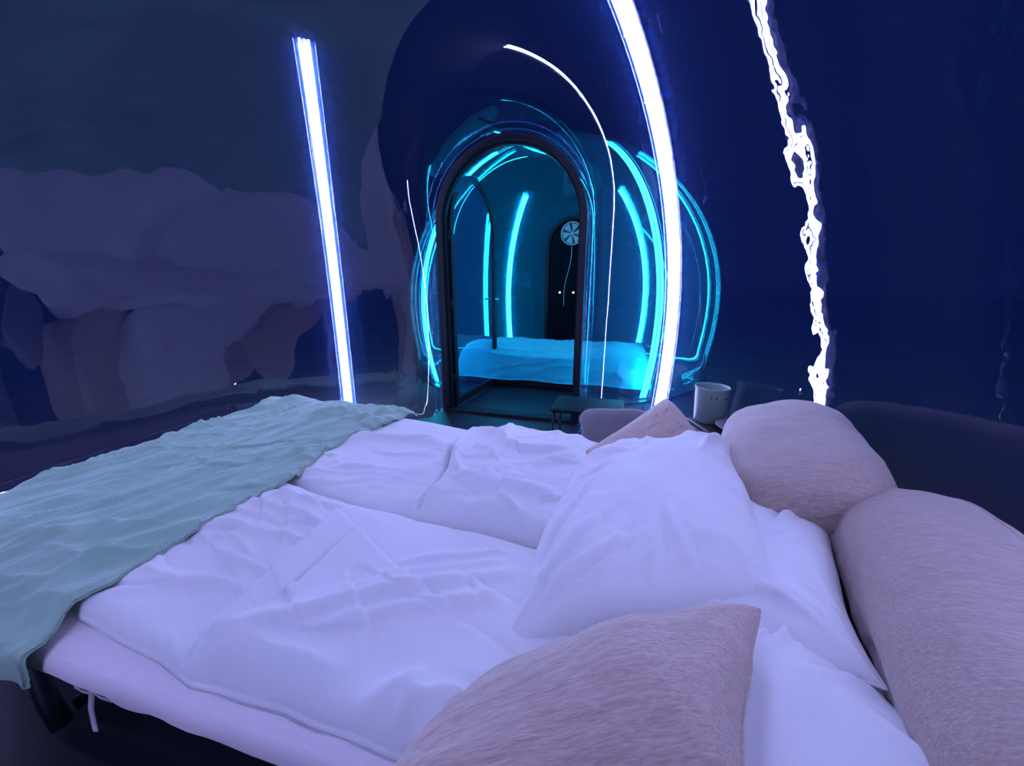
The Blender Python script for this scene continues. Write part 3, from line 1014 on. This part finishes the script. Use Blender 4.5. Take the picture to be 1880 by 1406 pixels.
# ------------------------------------------------------------------ pillows
def pillow(name, label, cat, group, c, U, Vh, T, mat, seed=1.0, pin=0.07, wr=0.012, power=0.42, n=120, corner=0.0, sag=0.0, streak=None, seam=True, Tb=None, rnd=0.06, lines=None):
    """c centre, U / Vh half vectors, all in bed coordinates (l, w, z); T half thickness"""
    c = np.array(c, float); U = np.array(U, float); Vh = np.array(Vh, float)
    a, b = np.linalg.norm(U), np.linalg.norm(Vh)
    ux, vx = U / a, Vh / b
    skew = float(ux @ vx)
    vx = vx - ux * skew; vl = np.linalg.norm(vx); vx /= vl
    nx = np.cross(ux, vx)
    if nx[2] < 0: nx = -nx
    # world frame: rotate bed axes
    R = np.array([[LX[0], WX[0], 0], [LX[1], WX[1], 0], [0, 0, 1.0]])
    M3 = np.stack([R @ ux, R @ vx, R @ nx], 1)
    g = np.sin(np.linspace(-1, 1, n) * math.pi / 2 * 0.98) / math.sin(math.pi / 2 * 0.98)
    uu, vv = np.meshgrid(g, g, indexing='ij')
    # outline: slightly rounded corners, sides bowed by the filling
    rc = 1 - rnd * (np.abs(uu) * np.abs(vv)) ** 5
    x = a * uu * rc * (1 - pin * (1 - vv ** 2) * np.abs(uu) ** 2)
    y = b * vv * rc * (1 - pin * (1 - uu ** 2) * np.abs(vv) ** 2)
    x = x + 0.035 * (fbm(uu * 1.3 + seed, vv * 1.3 + 2 * seed, 2) - 0.5)
    y = y + 0.035 * (fbm(uu * 1.3 - seed, vv * 1.3 + 3 * seed, 2) - 0.5)
    x = x + y * skew; y = y * vl
    rim = np.clip((1 - uu ** 2) * (1 - vv ** 2), 0, 1)
    t = rim ** power
    edge_d = np.minimum(1 - np.abs(uu), 1 - np.abs(vv))
    fade = np.clip(edge_d / 0.10, 0, 1)
    near_edge = np.exp(-edge_d / 0.25)
    # folds pulled in from the corners and the hems
    w1 = 0
    for cu in (-1, 1):
        for cv in (-1, 1):
            ang = np.arctan2((vv - cv * 1.08) * b, (uu - cu * 1.08) * a)
            dc = np.hypot((vv - cv) * b, (uu - cu) * a) / max(a, b)
            nz = fbm(ang * 5.0 + seed * 5 + cu + 2 * cv, dc * 0.8 + seed, 2)
            w1 = w1 + np.clip(1 - np.abs(2 * nz - 1) * 4.0, 0, 1) * np.exp(-dc / 0.55) * np.clip(dc / 0.1, 0, 1)
    w1 = wr * w1 * np.clip(edge_d / 0.3, 0, 1)
    cang = 0.6 + seed
    w2 = wr * 0.50 * folds(x, y, cang, 2.4, 6.5, 2.2, seed) + wr * 0.42 * folds(x, y, cang + 1.1, 2.6, 7.0, 2.0, seed + 3)
    along = np.where(1 - np.abs(uu) < 1 - np.abs(vv), y, x)
    w3 = wr * 0.45 * np.clip(1 - np.abs(2 * fbm(along * 9 + seed, edge_d * 1.2 + seed, 2) - 1) * 3, 0, 1) * near_edge
    bigv = (fbm(x * 5 + seed * 3, y * 5 - seed, 2) - 0.5) * T * 0.4
    Tb = T if Tb is None else Tb
    w4 = 0
    if lines:
        for pts, am in lines:
            dd, sd, par = seg_dist(a * uu, b * vv, [(a * p_[0], b * p_[1]) for p_ in pts])
            e = dd * sd
            w4 = w4 + 1.7 * am * (np.exp(-(e / 0.020) ** 2) - 1.1 * np.exp(-((e + 0.018) / 0.008) ** 2)) * taper(par, 0.35) * np.clip(edge_d / 0.22, 0, 1)
    dz = (w1 + w2 + w3 + w4 + bigv) * fade
    for _ in range(1):
        q = dz.copy()
        q[1:-1, 1:-1] = (4 * dz[1:-1, 1:-1] + 2 * (dz[2:, 1:-1] + dz[:-2, 1:-1] + dz[1:-1, 2:] + dz[1:-1, :-2])
                         + dz[2:, 2:] + dz[2:, :-2] + dz[:-2, 2:] + dz[:-2, :-2]) / 16
        dz = q
    ztop = t * T + dz
    zbot = -t * Tb
    if streak:
        fr, am = streak
        ztop = ztop + am * np.clip(1 - np.abs(2 * fbm(x * 2.5 + seed, y * fr + 0.7 * np.sin(x * 6 + seed), 2) - 1) * 3, 0, 1) * fade
    bend = sag * (1 - (x / a) ** 2)
    ztop = ztop + bend; zbot = zbot + bend
    # drooping corners
    cr = (np.abs(uu) * np.abs(vv)) ** 6 * corner
    ztop = ztop + cr; zbot = zbot + cr
    top = np.stack([x, y, ztop], -1); bot = np.stack([x, y, zbot], -1)
    V = np.vstack([top.reshape(-1, 3), bot.reshape(-1, 3)])
    F = grid_faces(n, n, flip=False) + grid_faces(n, n, off=n * n, flip=True)
    o_per = [i * n for i in range(n)] + [(n - 1) * n + j for j in range(1, n)] + [i * n + n - 1 for i in range(n - 2, -1, -1)] + list(range(n - 2, 0, -1))
    m = len(o_per)
    F += [(o_per[i], n * n + o_per[i], n * n + o_per[(i + 1) % m], o_per[(i + 1) % m]) for i in range(m)]
    me = bpy.data.meshes.new(name)
    me.from_pydata(V.tolist(), [], F)
    bm = bmesh.new(); bm.from_mesh(me)
    bmesh.ops.remove_doubles(bm, verts=bm.verts, dist=0.0003)
    bmesh.ops.recalc_face_normals(bm, faces=bm.faces)
    bm.to_mesh(me); bm.free()
    root = link_mesh(name, me, mat)
    W0 = R @ c
    root.matrix_world = Matrix(((M3[0, 0], M3[0, 1], M3[0, 2], W0[0]), (M3[1, 0], M3[1, 1], M3[1, 2], W0[1]), (M3[2, 0], M3[2, 1], M3[2, 2], W0[2]), (0, 0, 0, 1)))
    tag(root, label, cat, group)
    if seam:
        pts = (top.reshape(-1, 3)[o_per] + bot.reshape(-1, 3)[o_per]) / 2
        v, f = tube_path(pts, 0.0035, 6, closed=True)
        local_obj('seam', v, f, mat, root)
    return root


WP = 'white pillows piled at the head of the bed'
PULLS = [(((-0.97, -0.95), (-0.6, -0.55), (-0.25, -0.30)), 0.012), (((-0.95, -0.98), (-0.5, -0.75), (-0.05, -0.62)), 0.012),
         (((-0.98, -0.8), (-0.75, -0.3), (-0.66, 0.15)), 0.010), (((-0.35, -0.97), (-0.22, -0.75), (-0.18, -0.45)), 0.010),
         (((0.02, -0.97), (0.08, -0.75), (0.05, -0.40)), 0.011), (((0.35, -0.95), (0.28, -0.7), (0.14, -0.42)), 0.010),
         (((0.95, -0.92), (0.6, -0.72), (0.2, -0.68)), 0.010), (((0.97, 0.15), (0.75, 0.08), (0.45, 0.14)), 0.008),
         (((0.97, -0.35), (0.72, -0.28), (0.45, -0.10)), 0.009), (((0.95, 0.93), (0.7, 0.6), (0.55, 0.2)), 0.011),
         (((0.75, 0.97), (0.5, 0.75), (0.3, 0.6)), 0.009), (((-0.95, 0.35), (-0.7, 0.3), (-0.4, 0.42)), 0.008),
         (((-0.9, 0.92), (-0.55, 0.66), (-0.1, 0.55)), 0.009), (((-0.1, 0.97), (-0.05, 0.7), (0.1, 0.4)), 0.008)]
PULLS2 = [([(v_, -u_) for u_, v_ in p_], a_) for p_, a_ in PULLS]
PULLS3 = [([(-u_, v_) for u_, v_ in p_], a_) for p_, a_ in PULLS]
pillow('pillow', 'white pillow underneath the big one, its corner sticking out by the back cushions', 'pillow', WP,
       (0.275, 1.015, 0.475), (0.29, -0.06, 0.045), (0.07, 0.28, 0.0), 0.085, M_pillowcase, seed=2.3, wr=0.022, Tb=0.05, rnd=0.0, lines=PULLS2)
pillow('pillow', 'white pillow nearest the camera, beneath the front beige cushion', 'pillow', WP,
       (0.28, 0.50, 0.455), (0.27, 0.12, 0.02), (-0.12, 0.26, 0.01), 0.085, M_pillowcase, seed=4.9, wr=0.022, Tb=0.04, lines=PULLS3)
pillow('pillow', 'largest plump white pillow, on top in the middle of the pile', 'pillow', WP,
       (0.13, 1.11, 0.515), (0.29, 0.11, 0.045), (0.035, 0.39, 0.025), 0.155, M_pillowcase, seed=1.7, wr=0.022, pin=0.03, Tb=0.05, power=0.38, rnd=-0.03, lines=PULLS)
BC = 'beige scatter cushions on the bed'
pillow('cushion', 'beige woven cushion in the front, its pointed corner toward the back cushions', 'cushion', BC,
       (-0.02, 0.425, 0.53), (0.25, 0.095, 0.075), (0.065, 0.175, 0.01), 0.125, M_beige, seed=3.1, wr=0.009, pin=0.03, streak=(26, 0.003), Tb=0.09, power=0.38, rnd=0.0)
pillow('cushion', 'beige woven cushion at the far side beside the grey one, tip pointing up', 'cushion', BC,
       (0.145, 1.605, 0.505), (0.165, 0.115, 0.105), (-0.09, 0.06, 0.10), 0.12, M_beige, seed=6.2, wr=0.012, pin=0.03, streak=(26, 0.004), Tb=0.08, power=0.38, rnd=0.03)
pillow('cushion', 'grey velvet cushion behind the far beige cushion', 'cushion', None,
       (0.09, 1.92, 0.475), (0.25, 0.0, 0.0), (0.0, 0.03, 0.10), 0.055, M_grey, seed=8.2, wr=0.004, pin=0.0, power=0.25, rnd=0.12)


def back_cushion(label, c, hl, hw, hz, seed, tilt=0.0, turn=0.0, piping=(math.radians(58),)):
    n = 46
    g = np.tan(np.linspace(-1, 1, n) * 0.78) / math.tan(0.78)
    V, F = [], []
    A, B = np.meshgrid(g, g, indexing='ij')
    for ax in range(3):
        for sg in (-1, 1):
            P = np.zeros((n, n, 3))
            P[..., ax] = sg; P[..., (ax + 1) % 3] = A; P[..., (ax + 2) % 3] = B
            off = len(V)
            V += list(P.reshape(-1, 3))
            F += grid_faces(n, n, off=off, flip=(sg < 0))
    P = np.array(V)
    k1, k2 = 2.6, 4.5
    r2 = (np.abs(P[:, 0]) ** k1 + np.abs(P[:, 2]) ** k1) ** (1 / k1)
    s = (r2 ** k2 + np.abs(P[:, 1]) ** k2) ** (1 / k2)
    Q = P / s[:, None]
    H3 = np.array([hl, hw, hz])
    Q = Q * H3
    nrm = Q / H3 ** 2; nrm /= np.linalg.norm(nrm, axis=1, keepdims=True)
    th = np.arctan2(Q[:, 2] / hz, Q[:, 0] / hl)
    wv = 0.010 * (fbm(Q[:, 1] * 5 + seed, th * 1.5 + seed, 3) - 0.5) * 2 + 0.006 * creases(Q[:, 1], th * 0.25, 1.3, 3.0, 14.0, seed)
    Q = Q + nrm * wv[:, None]
    me = bpy.data.meshes.new('back_cushion')
    me.from_pydata(Q.tolist(), [], F)
    bm = bmesh.new(); bm.from_mesh(me)
    bmesh.ops.remove_doubles(bm, verts=bm.verts, dist=0.0004)
    bmesh.ops.recalc_face_normals(bm, faces=bm.faces)
    bm.to_mesh(me); bm.free()
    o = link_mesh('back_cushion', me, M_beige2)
    o.location = tuple(bw(*c))
    o.rotation_euler = (0, tilt, -YAW + turn)
    tag(o, label, 'cushion', 'beige back cushions along the head of the bed')
    # piping seam lengthwise along the back of the crown
    for ang in piping:
        pts = []
        for y in np.linspace(-0.93, 0.93, 60):
            ce, se = math.cos(ang), math.sin(ang)
            d = np.array([ce, y * 1.0, se])
            rr = (abs(ce) ** k1 + abs(se) ** k1) ** (1 / k1)
            # stay on the surface at this y
            yy = y
            q = (1 - abs(yy) ** k2) ** (1 / k2)
            pts.append((ce / rr * q * hl * 1.012, yy * hw, se / rr * q * hz * 1.012))
        v, f = tube_path(pts, 0.004, 6)
        local_obj('piping', v, f, M_beige2, o)
    return o


back_cushion('long beige back cushion at the far end, beside the white tub', (0.645, 1.55, 0.565), 0.225, 0.44, 0.142, 1.1, tilt=-0.28, turn=-0.23, piping=(math.radians(-8),))
back_cushion('long beige back cushion nearest the camera at the right edge', (0.70, 0.78, 0.545), 0.178, 0.46, 0.145, 5.4, tilt=-0.05, turn=-0.23)

# ------------------------------------------------------------------ side table, tub, dish, stool
tl, tw = 0.575, 2.19
tz = 0.445
trt = empty('side_table', tuple(bw(tl, tw, 0)), -YAW + 0.36)
tag(trt, 'dark low side table holding the white tub', 'table')
v, f = box(0, 0, tz - 0.015, 0.25, 0.34, 0.03, 0.008)
local_obj('table_top', v, f, M_table, trt, smooth=False)
for sx in (-1, 1):
    for sy in (-1, 1):
        v, f = box(sx * 0.10, sy * 0.145, (tz - 0.03) / 2 + 0.004, 0.03, 0.03, tz - 0.034, 0.004)
        local_obj('leg', v, f, M_table, trt, smooth=False)


def lathe_obj(name, prof, c, mat, parent=None, seg=64):
    v, f = lathe(prof, seg)
    if parent is not None: return local_obj(name, v, f, mat, parent)
    o = local_obj(name, v, f, mat, None)
    o.location = c
    return o


tub_c = tuple(bw(0.52, 2.28, tz))
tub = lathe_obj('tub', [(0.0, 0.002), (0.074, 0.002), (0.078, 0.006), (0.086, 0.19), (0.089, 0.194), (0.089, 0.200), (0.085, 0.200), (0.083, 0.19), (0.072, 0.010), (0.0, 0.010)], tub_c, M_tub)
tag(tub, 'white cylindrical tub with small dark printed marks on the side table', 'tub')
for a, z in ((-118, 0.155), (-100, 0.150), (-68, 0.148), (-56, 0.149)):
    ar = math.radians(a)
    rr = 0.0786 + 0.0080 * (z - 0.006) / 0.184 + 0.0006
    V = []
    for da, dz in ((-0.06, 0.006), (0.02, 0.004), (0.06, -0.004), (-0.03, -0.007)):
        for dr in (0, 0.001):
            V.append(((rr + dr) * math.cos(ar + da), (rr + dr) * math.sin(ar + da), z + dz))
    F = [(1, 3, 5, 7), (0, 6, 4, 2)] + [(2 * i, 2 * ((i + 1) % 4), 2 * ((i + 1) % 4) + 1, 2 * i + 1) for i in range(4)]
    local_obj('printed_mark', V, F, M_tubmark, tub, smooth=False)
dish = lathe_obj('dish', [(0.0, 0.004), (0.05, 0.0), (0.06, 0.002), (0.105, 0.028), (0.112, 0.033), (0.108, 0.035), (0.06, 0.010), (0.0, 0.009)], tuple(bw(0.635, 2.13, tz)), M_dish)
tag(dish, 'shallow pale dish beside the white tub on the side table', 'dish')

# stool by the right door jamb
st = empty('stool', (0.52, 2.50, 0), -AX)
tag(st, 'black metal stool standing by the right door jamb', 'stool')
SZ = 0.40
v, f = box(0, 0, SZ - 0.012, 0.46, 0.34, 0.024, 0.010)
local_obj('seat', v, f, M_black, st)
for sx in (-1, 1):
    v, f = tube_path([(sx * 0.21, -0.14, SZ - 0.03), (sx * 0.22, -0.15, 0.02), (sx * 0.22, 0.15, 0.02), (sx * 0.21, 0.14, SZ - 0.03)], 0.011, 8)
    local_obj('leg_frame', v, f, M_black, st)

# ------------------------------------------------------------------ the far bubble's bed and fittings
FBX0, FBX1, FBY0, FBY1 = -0.95, 1.28, NECK + 0.95, NECK + 2.20


def far_lump(name, x0, x1, y0, y1, z0, z1, seed, amp=0.03, hump=()):
    nx, ny = 120, 60
    X = np.linspace(0, 1, nx); Y = np.linspace(0, 1, ny)
    U, Vv = np.meshgrid(X, Y, indexing='ij')
    # path over the front: first rows climb the front face
    front = 0.30
    yy = np.where(Vv < front, 0.02 * np.sin(U * 19) * (1 - Vv / front), (Vv - front) / (1 - front))
    zz = np.where(Vv < front, Vv / front, 1.0)
    x = x0 + (x1 - x0) * U
    y = y0 + (y1 - y0) * yy
    z = z0 + (z1 - z0) * zz ** 0.8
    z = z - 0.05 * np.exp(-np.clip(yy, 0, 1) / 0.05) * (Vv >= front)
    e = np.minimum(U, 1 - U)
    z = z0 + (z - z0) * np.clip(e / 0.04, 0, 1) ** 0.4
    y = y - 0.02 * creases(x, z * 2, 0.5, 2.5, 8.0, seed) * (Vv < front)
    z = z + amp * creases(x, y, 0.3, 1.6, 6.0, seed + 2) * (Vv >= front) * np.clip(e / 0.06, 0, 1)
    for hx, hy, a, s in hump:
        z = z + a * np.exp(-(((x - hx) / s) ** 2 + ((y - hy) / (s * 1.2)) ** 2)) * (Vv >= front * 0.8)
    P = np.stack([d1(a_, b_, c_) for a_, b_, c_ in zip(x.ravel(), y.ravel(), z.ravel())])
    Vs = list(P)
    F = grid_faces(nx, ny, flip=True)
    per = [i * ny for i in range(nx)] + [(nx - 1) * ny + j for j in range(1, ny)] + [i * ny + ny - 1 for i in range(nx - 2, -1, -1)] + list(range(ny - 2, 0, -1))
    off = len(Vs)
    for i in per:
        q = P[i].copy(); q[2] = z0; Vs.append(q)
    m = len(per)
    F += [(per[i], per[(i + 1) % m], off + (i + 1) % m, off + i) for i in range(m)]
    F.append(tuple(off + i for i in range(m))[::-1])
    return np.array(Vs), F


fb = empty('far_bed', tuple(d1((FBX0 + FBX1) / 2, FBY0 + 0.65, 0)), -AX)
tag(fb, 'rumpled bed in the teal lit bubble beyond the door', 'bed')
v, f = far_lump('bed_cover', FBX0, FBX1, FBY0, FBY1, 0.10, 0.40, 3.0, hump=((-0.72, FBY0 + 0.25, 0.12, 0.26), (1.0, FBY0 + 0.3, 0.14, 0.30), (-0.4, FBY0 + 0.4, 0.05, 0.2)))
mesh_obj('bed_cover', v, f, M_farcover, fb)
v, f = box(0, 0, 0.055, FBX1 - FBX0 - 0.15, 1.15, 0.09, 0.01)
local_obj('bed_base', v, f, M_black, fb, smooth=False)

# far arched hatch with rim tubes, ventilation fan and cord
HX2, HY2 = 0.02, NECK + NECK2 + 1.38
hroot = empty('far_door', tuple(d1(HX2, HY2, 0)), -AX)
tag(hroot, 'dark arched door at the far end of the teal lit bubble', 'door')
v, f = arch_band(0.50, 0.44, 1.80, -0.03, 0.03, 0.0)
local_obj('door_frame', v, f, M_black, hroot, smooth=False)
ac = arch_curve(0.44, 1.80, 6, 40, 0.0); na = len(ac)
V = [(x, -0.01, z) for x, z in ac] + [(x, 0.01, z) for x, z in ac]
F = [tuple(range(na)), tuple(range(2 * na - 1, na - 1, -1))] + [(i, na + i, na + (i + 1) % na, (i + 1) % na) for i in range(na)]
local_obj('door_panel', V, F, plain_mat('black_panel', (0.004, 0.005, 0.01), rough=0.7, spec=0.08), hroot, smooth=False)
for rr, yy in ((0.36, -0.04), (0.30, -0.045), (0.25, -0.05)):
    v, f = tube_path([(x, yy, z) for x, z in arch_curve(rr, 1.78, 10, 30, 1.10)], 0.006, 6)
    local_obj('moulding', v, f, M_black, hroot)

fan_c = d1(HX2 - 0.03, HY2 - 0.12, 2.00)
fan = empty('ventilation_fan', tuple(fan_c), -AX)
tag(fan, 'round pale ventilation fan above the far dark door', 'fan')
FR = 0.19


def ring(r0, r1, y0, y1, seg=40):
    V = []
    for k in range(seg):
        a = 2 * math.pi * k / seg
        c, s = math.cos(a), math.sin(a)
        V += [(r0 * c, y0, r0 * s), (r1 * c, y0, r1 * s), (r1 * c, y1, r1 * s), (r0 * c, y1, r0 * s)]
    F = []
    for k in range(seg):
        for j in range(4):
            F.append((k * 4 + j, k * 4 + (j + 1) % 4, ((k + 1) % seg) * 4 + (j + 1) % 4, ((k + 1) % seg) * 4 + j))
    return V, F


v, f = ring(FR - 0.018, FR, -0.03, 0.03)
local_obj('fan_ring', v, f, M_fan, fan)
v, f = ring(0.0005, FR - 0.017, 0.020, 0.028)
local_obj('back_plate', v, f, M_fandark, fan, smooth=False)
v, f = ring(0.0005, 0.032, -0.02, 0.015, 24)
local_obj('fan_hub', v, f, M_fan, fan)
for k in range(6):
    a0 = 2 * math.pi * k / 6 + 0.2
    V = []
    for r_, da in ((0.028, 0.30), (FR - 0.022, 0.36)):
        for s_ in (-1, 1):
            for y_ in (-0.004, 0.004):
                a = a0 + s_ * da
                V.append((r_ * math.cos(a), y_ + 0.010 * s_, r_ * math.sin(a)))
    F = [(0, 2, 6, 4), (1, 5, 7, 3), (0, 1, 3, 2), (4, 6, 7, 5), (0, 4, 5, 1), (2, 3, 7, 6)]
    local_obj('fan_blade', V, F, M_fan, fan, smooth=False)
pts = [d1(HX2 - 0.03 + 0.02 * math.sin(t * 7) - 0.12 * t, HY2 - 0.13, 1.80 - 1.0 * t) for t in np.linspace(0, 1, 24)]
v, f = tube_path(pts, 0.006, 6)
mesh_obj('power_cord', v, f, M_fan, fan)

for k, (x, lab) in enumerate(((HX2 - 0.22, 'tiny white lamp low on the far door, left of the pair'), (HX2 + 0.02, 'tiny white lamp low on the far door, right of the pair'))):
    lr_ = empty('spot_lamp', tuple(d1(x, HY2 - 0.07, 1.03)), -AX)
    tag(lr_, lab, 'lamp', 'small lamps on the far door')
    v, f = lathe([(0.0, -0.03), (0.022, -0.03), (0.026, 0.0), (0.022, 0.022), (0.0, 0.022)], 16)
    local_obj('lamp_housing', [(a, c + 0.02, b) for a, b, c in v], f, M_black, lr_)
    v, f = lathe([(0.0, 0.020), (0.012, 0.016), (0.018, 0.0)], 16)
    local_obj('lamp_lens', [(a, -c - 0.004, b) for a, b, c in v], f, M_spot, lr_)
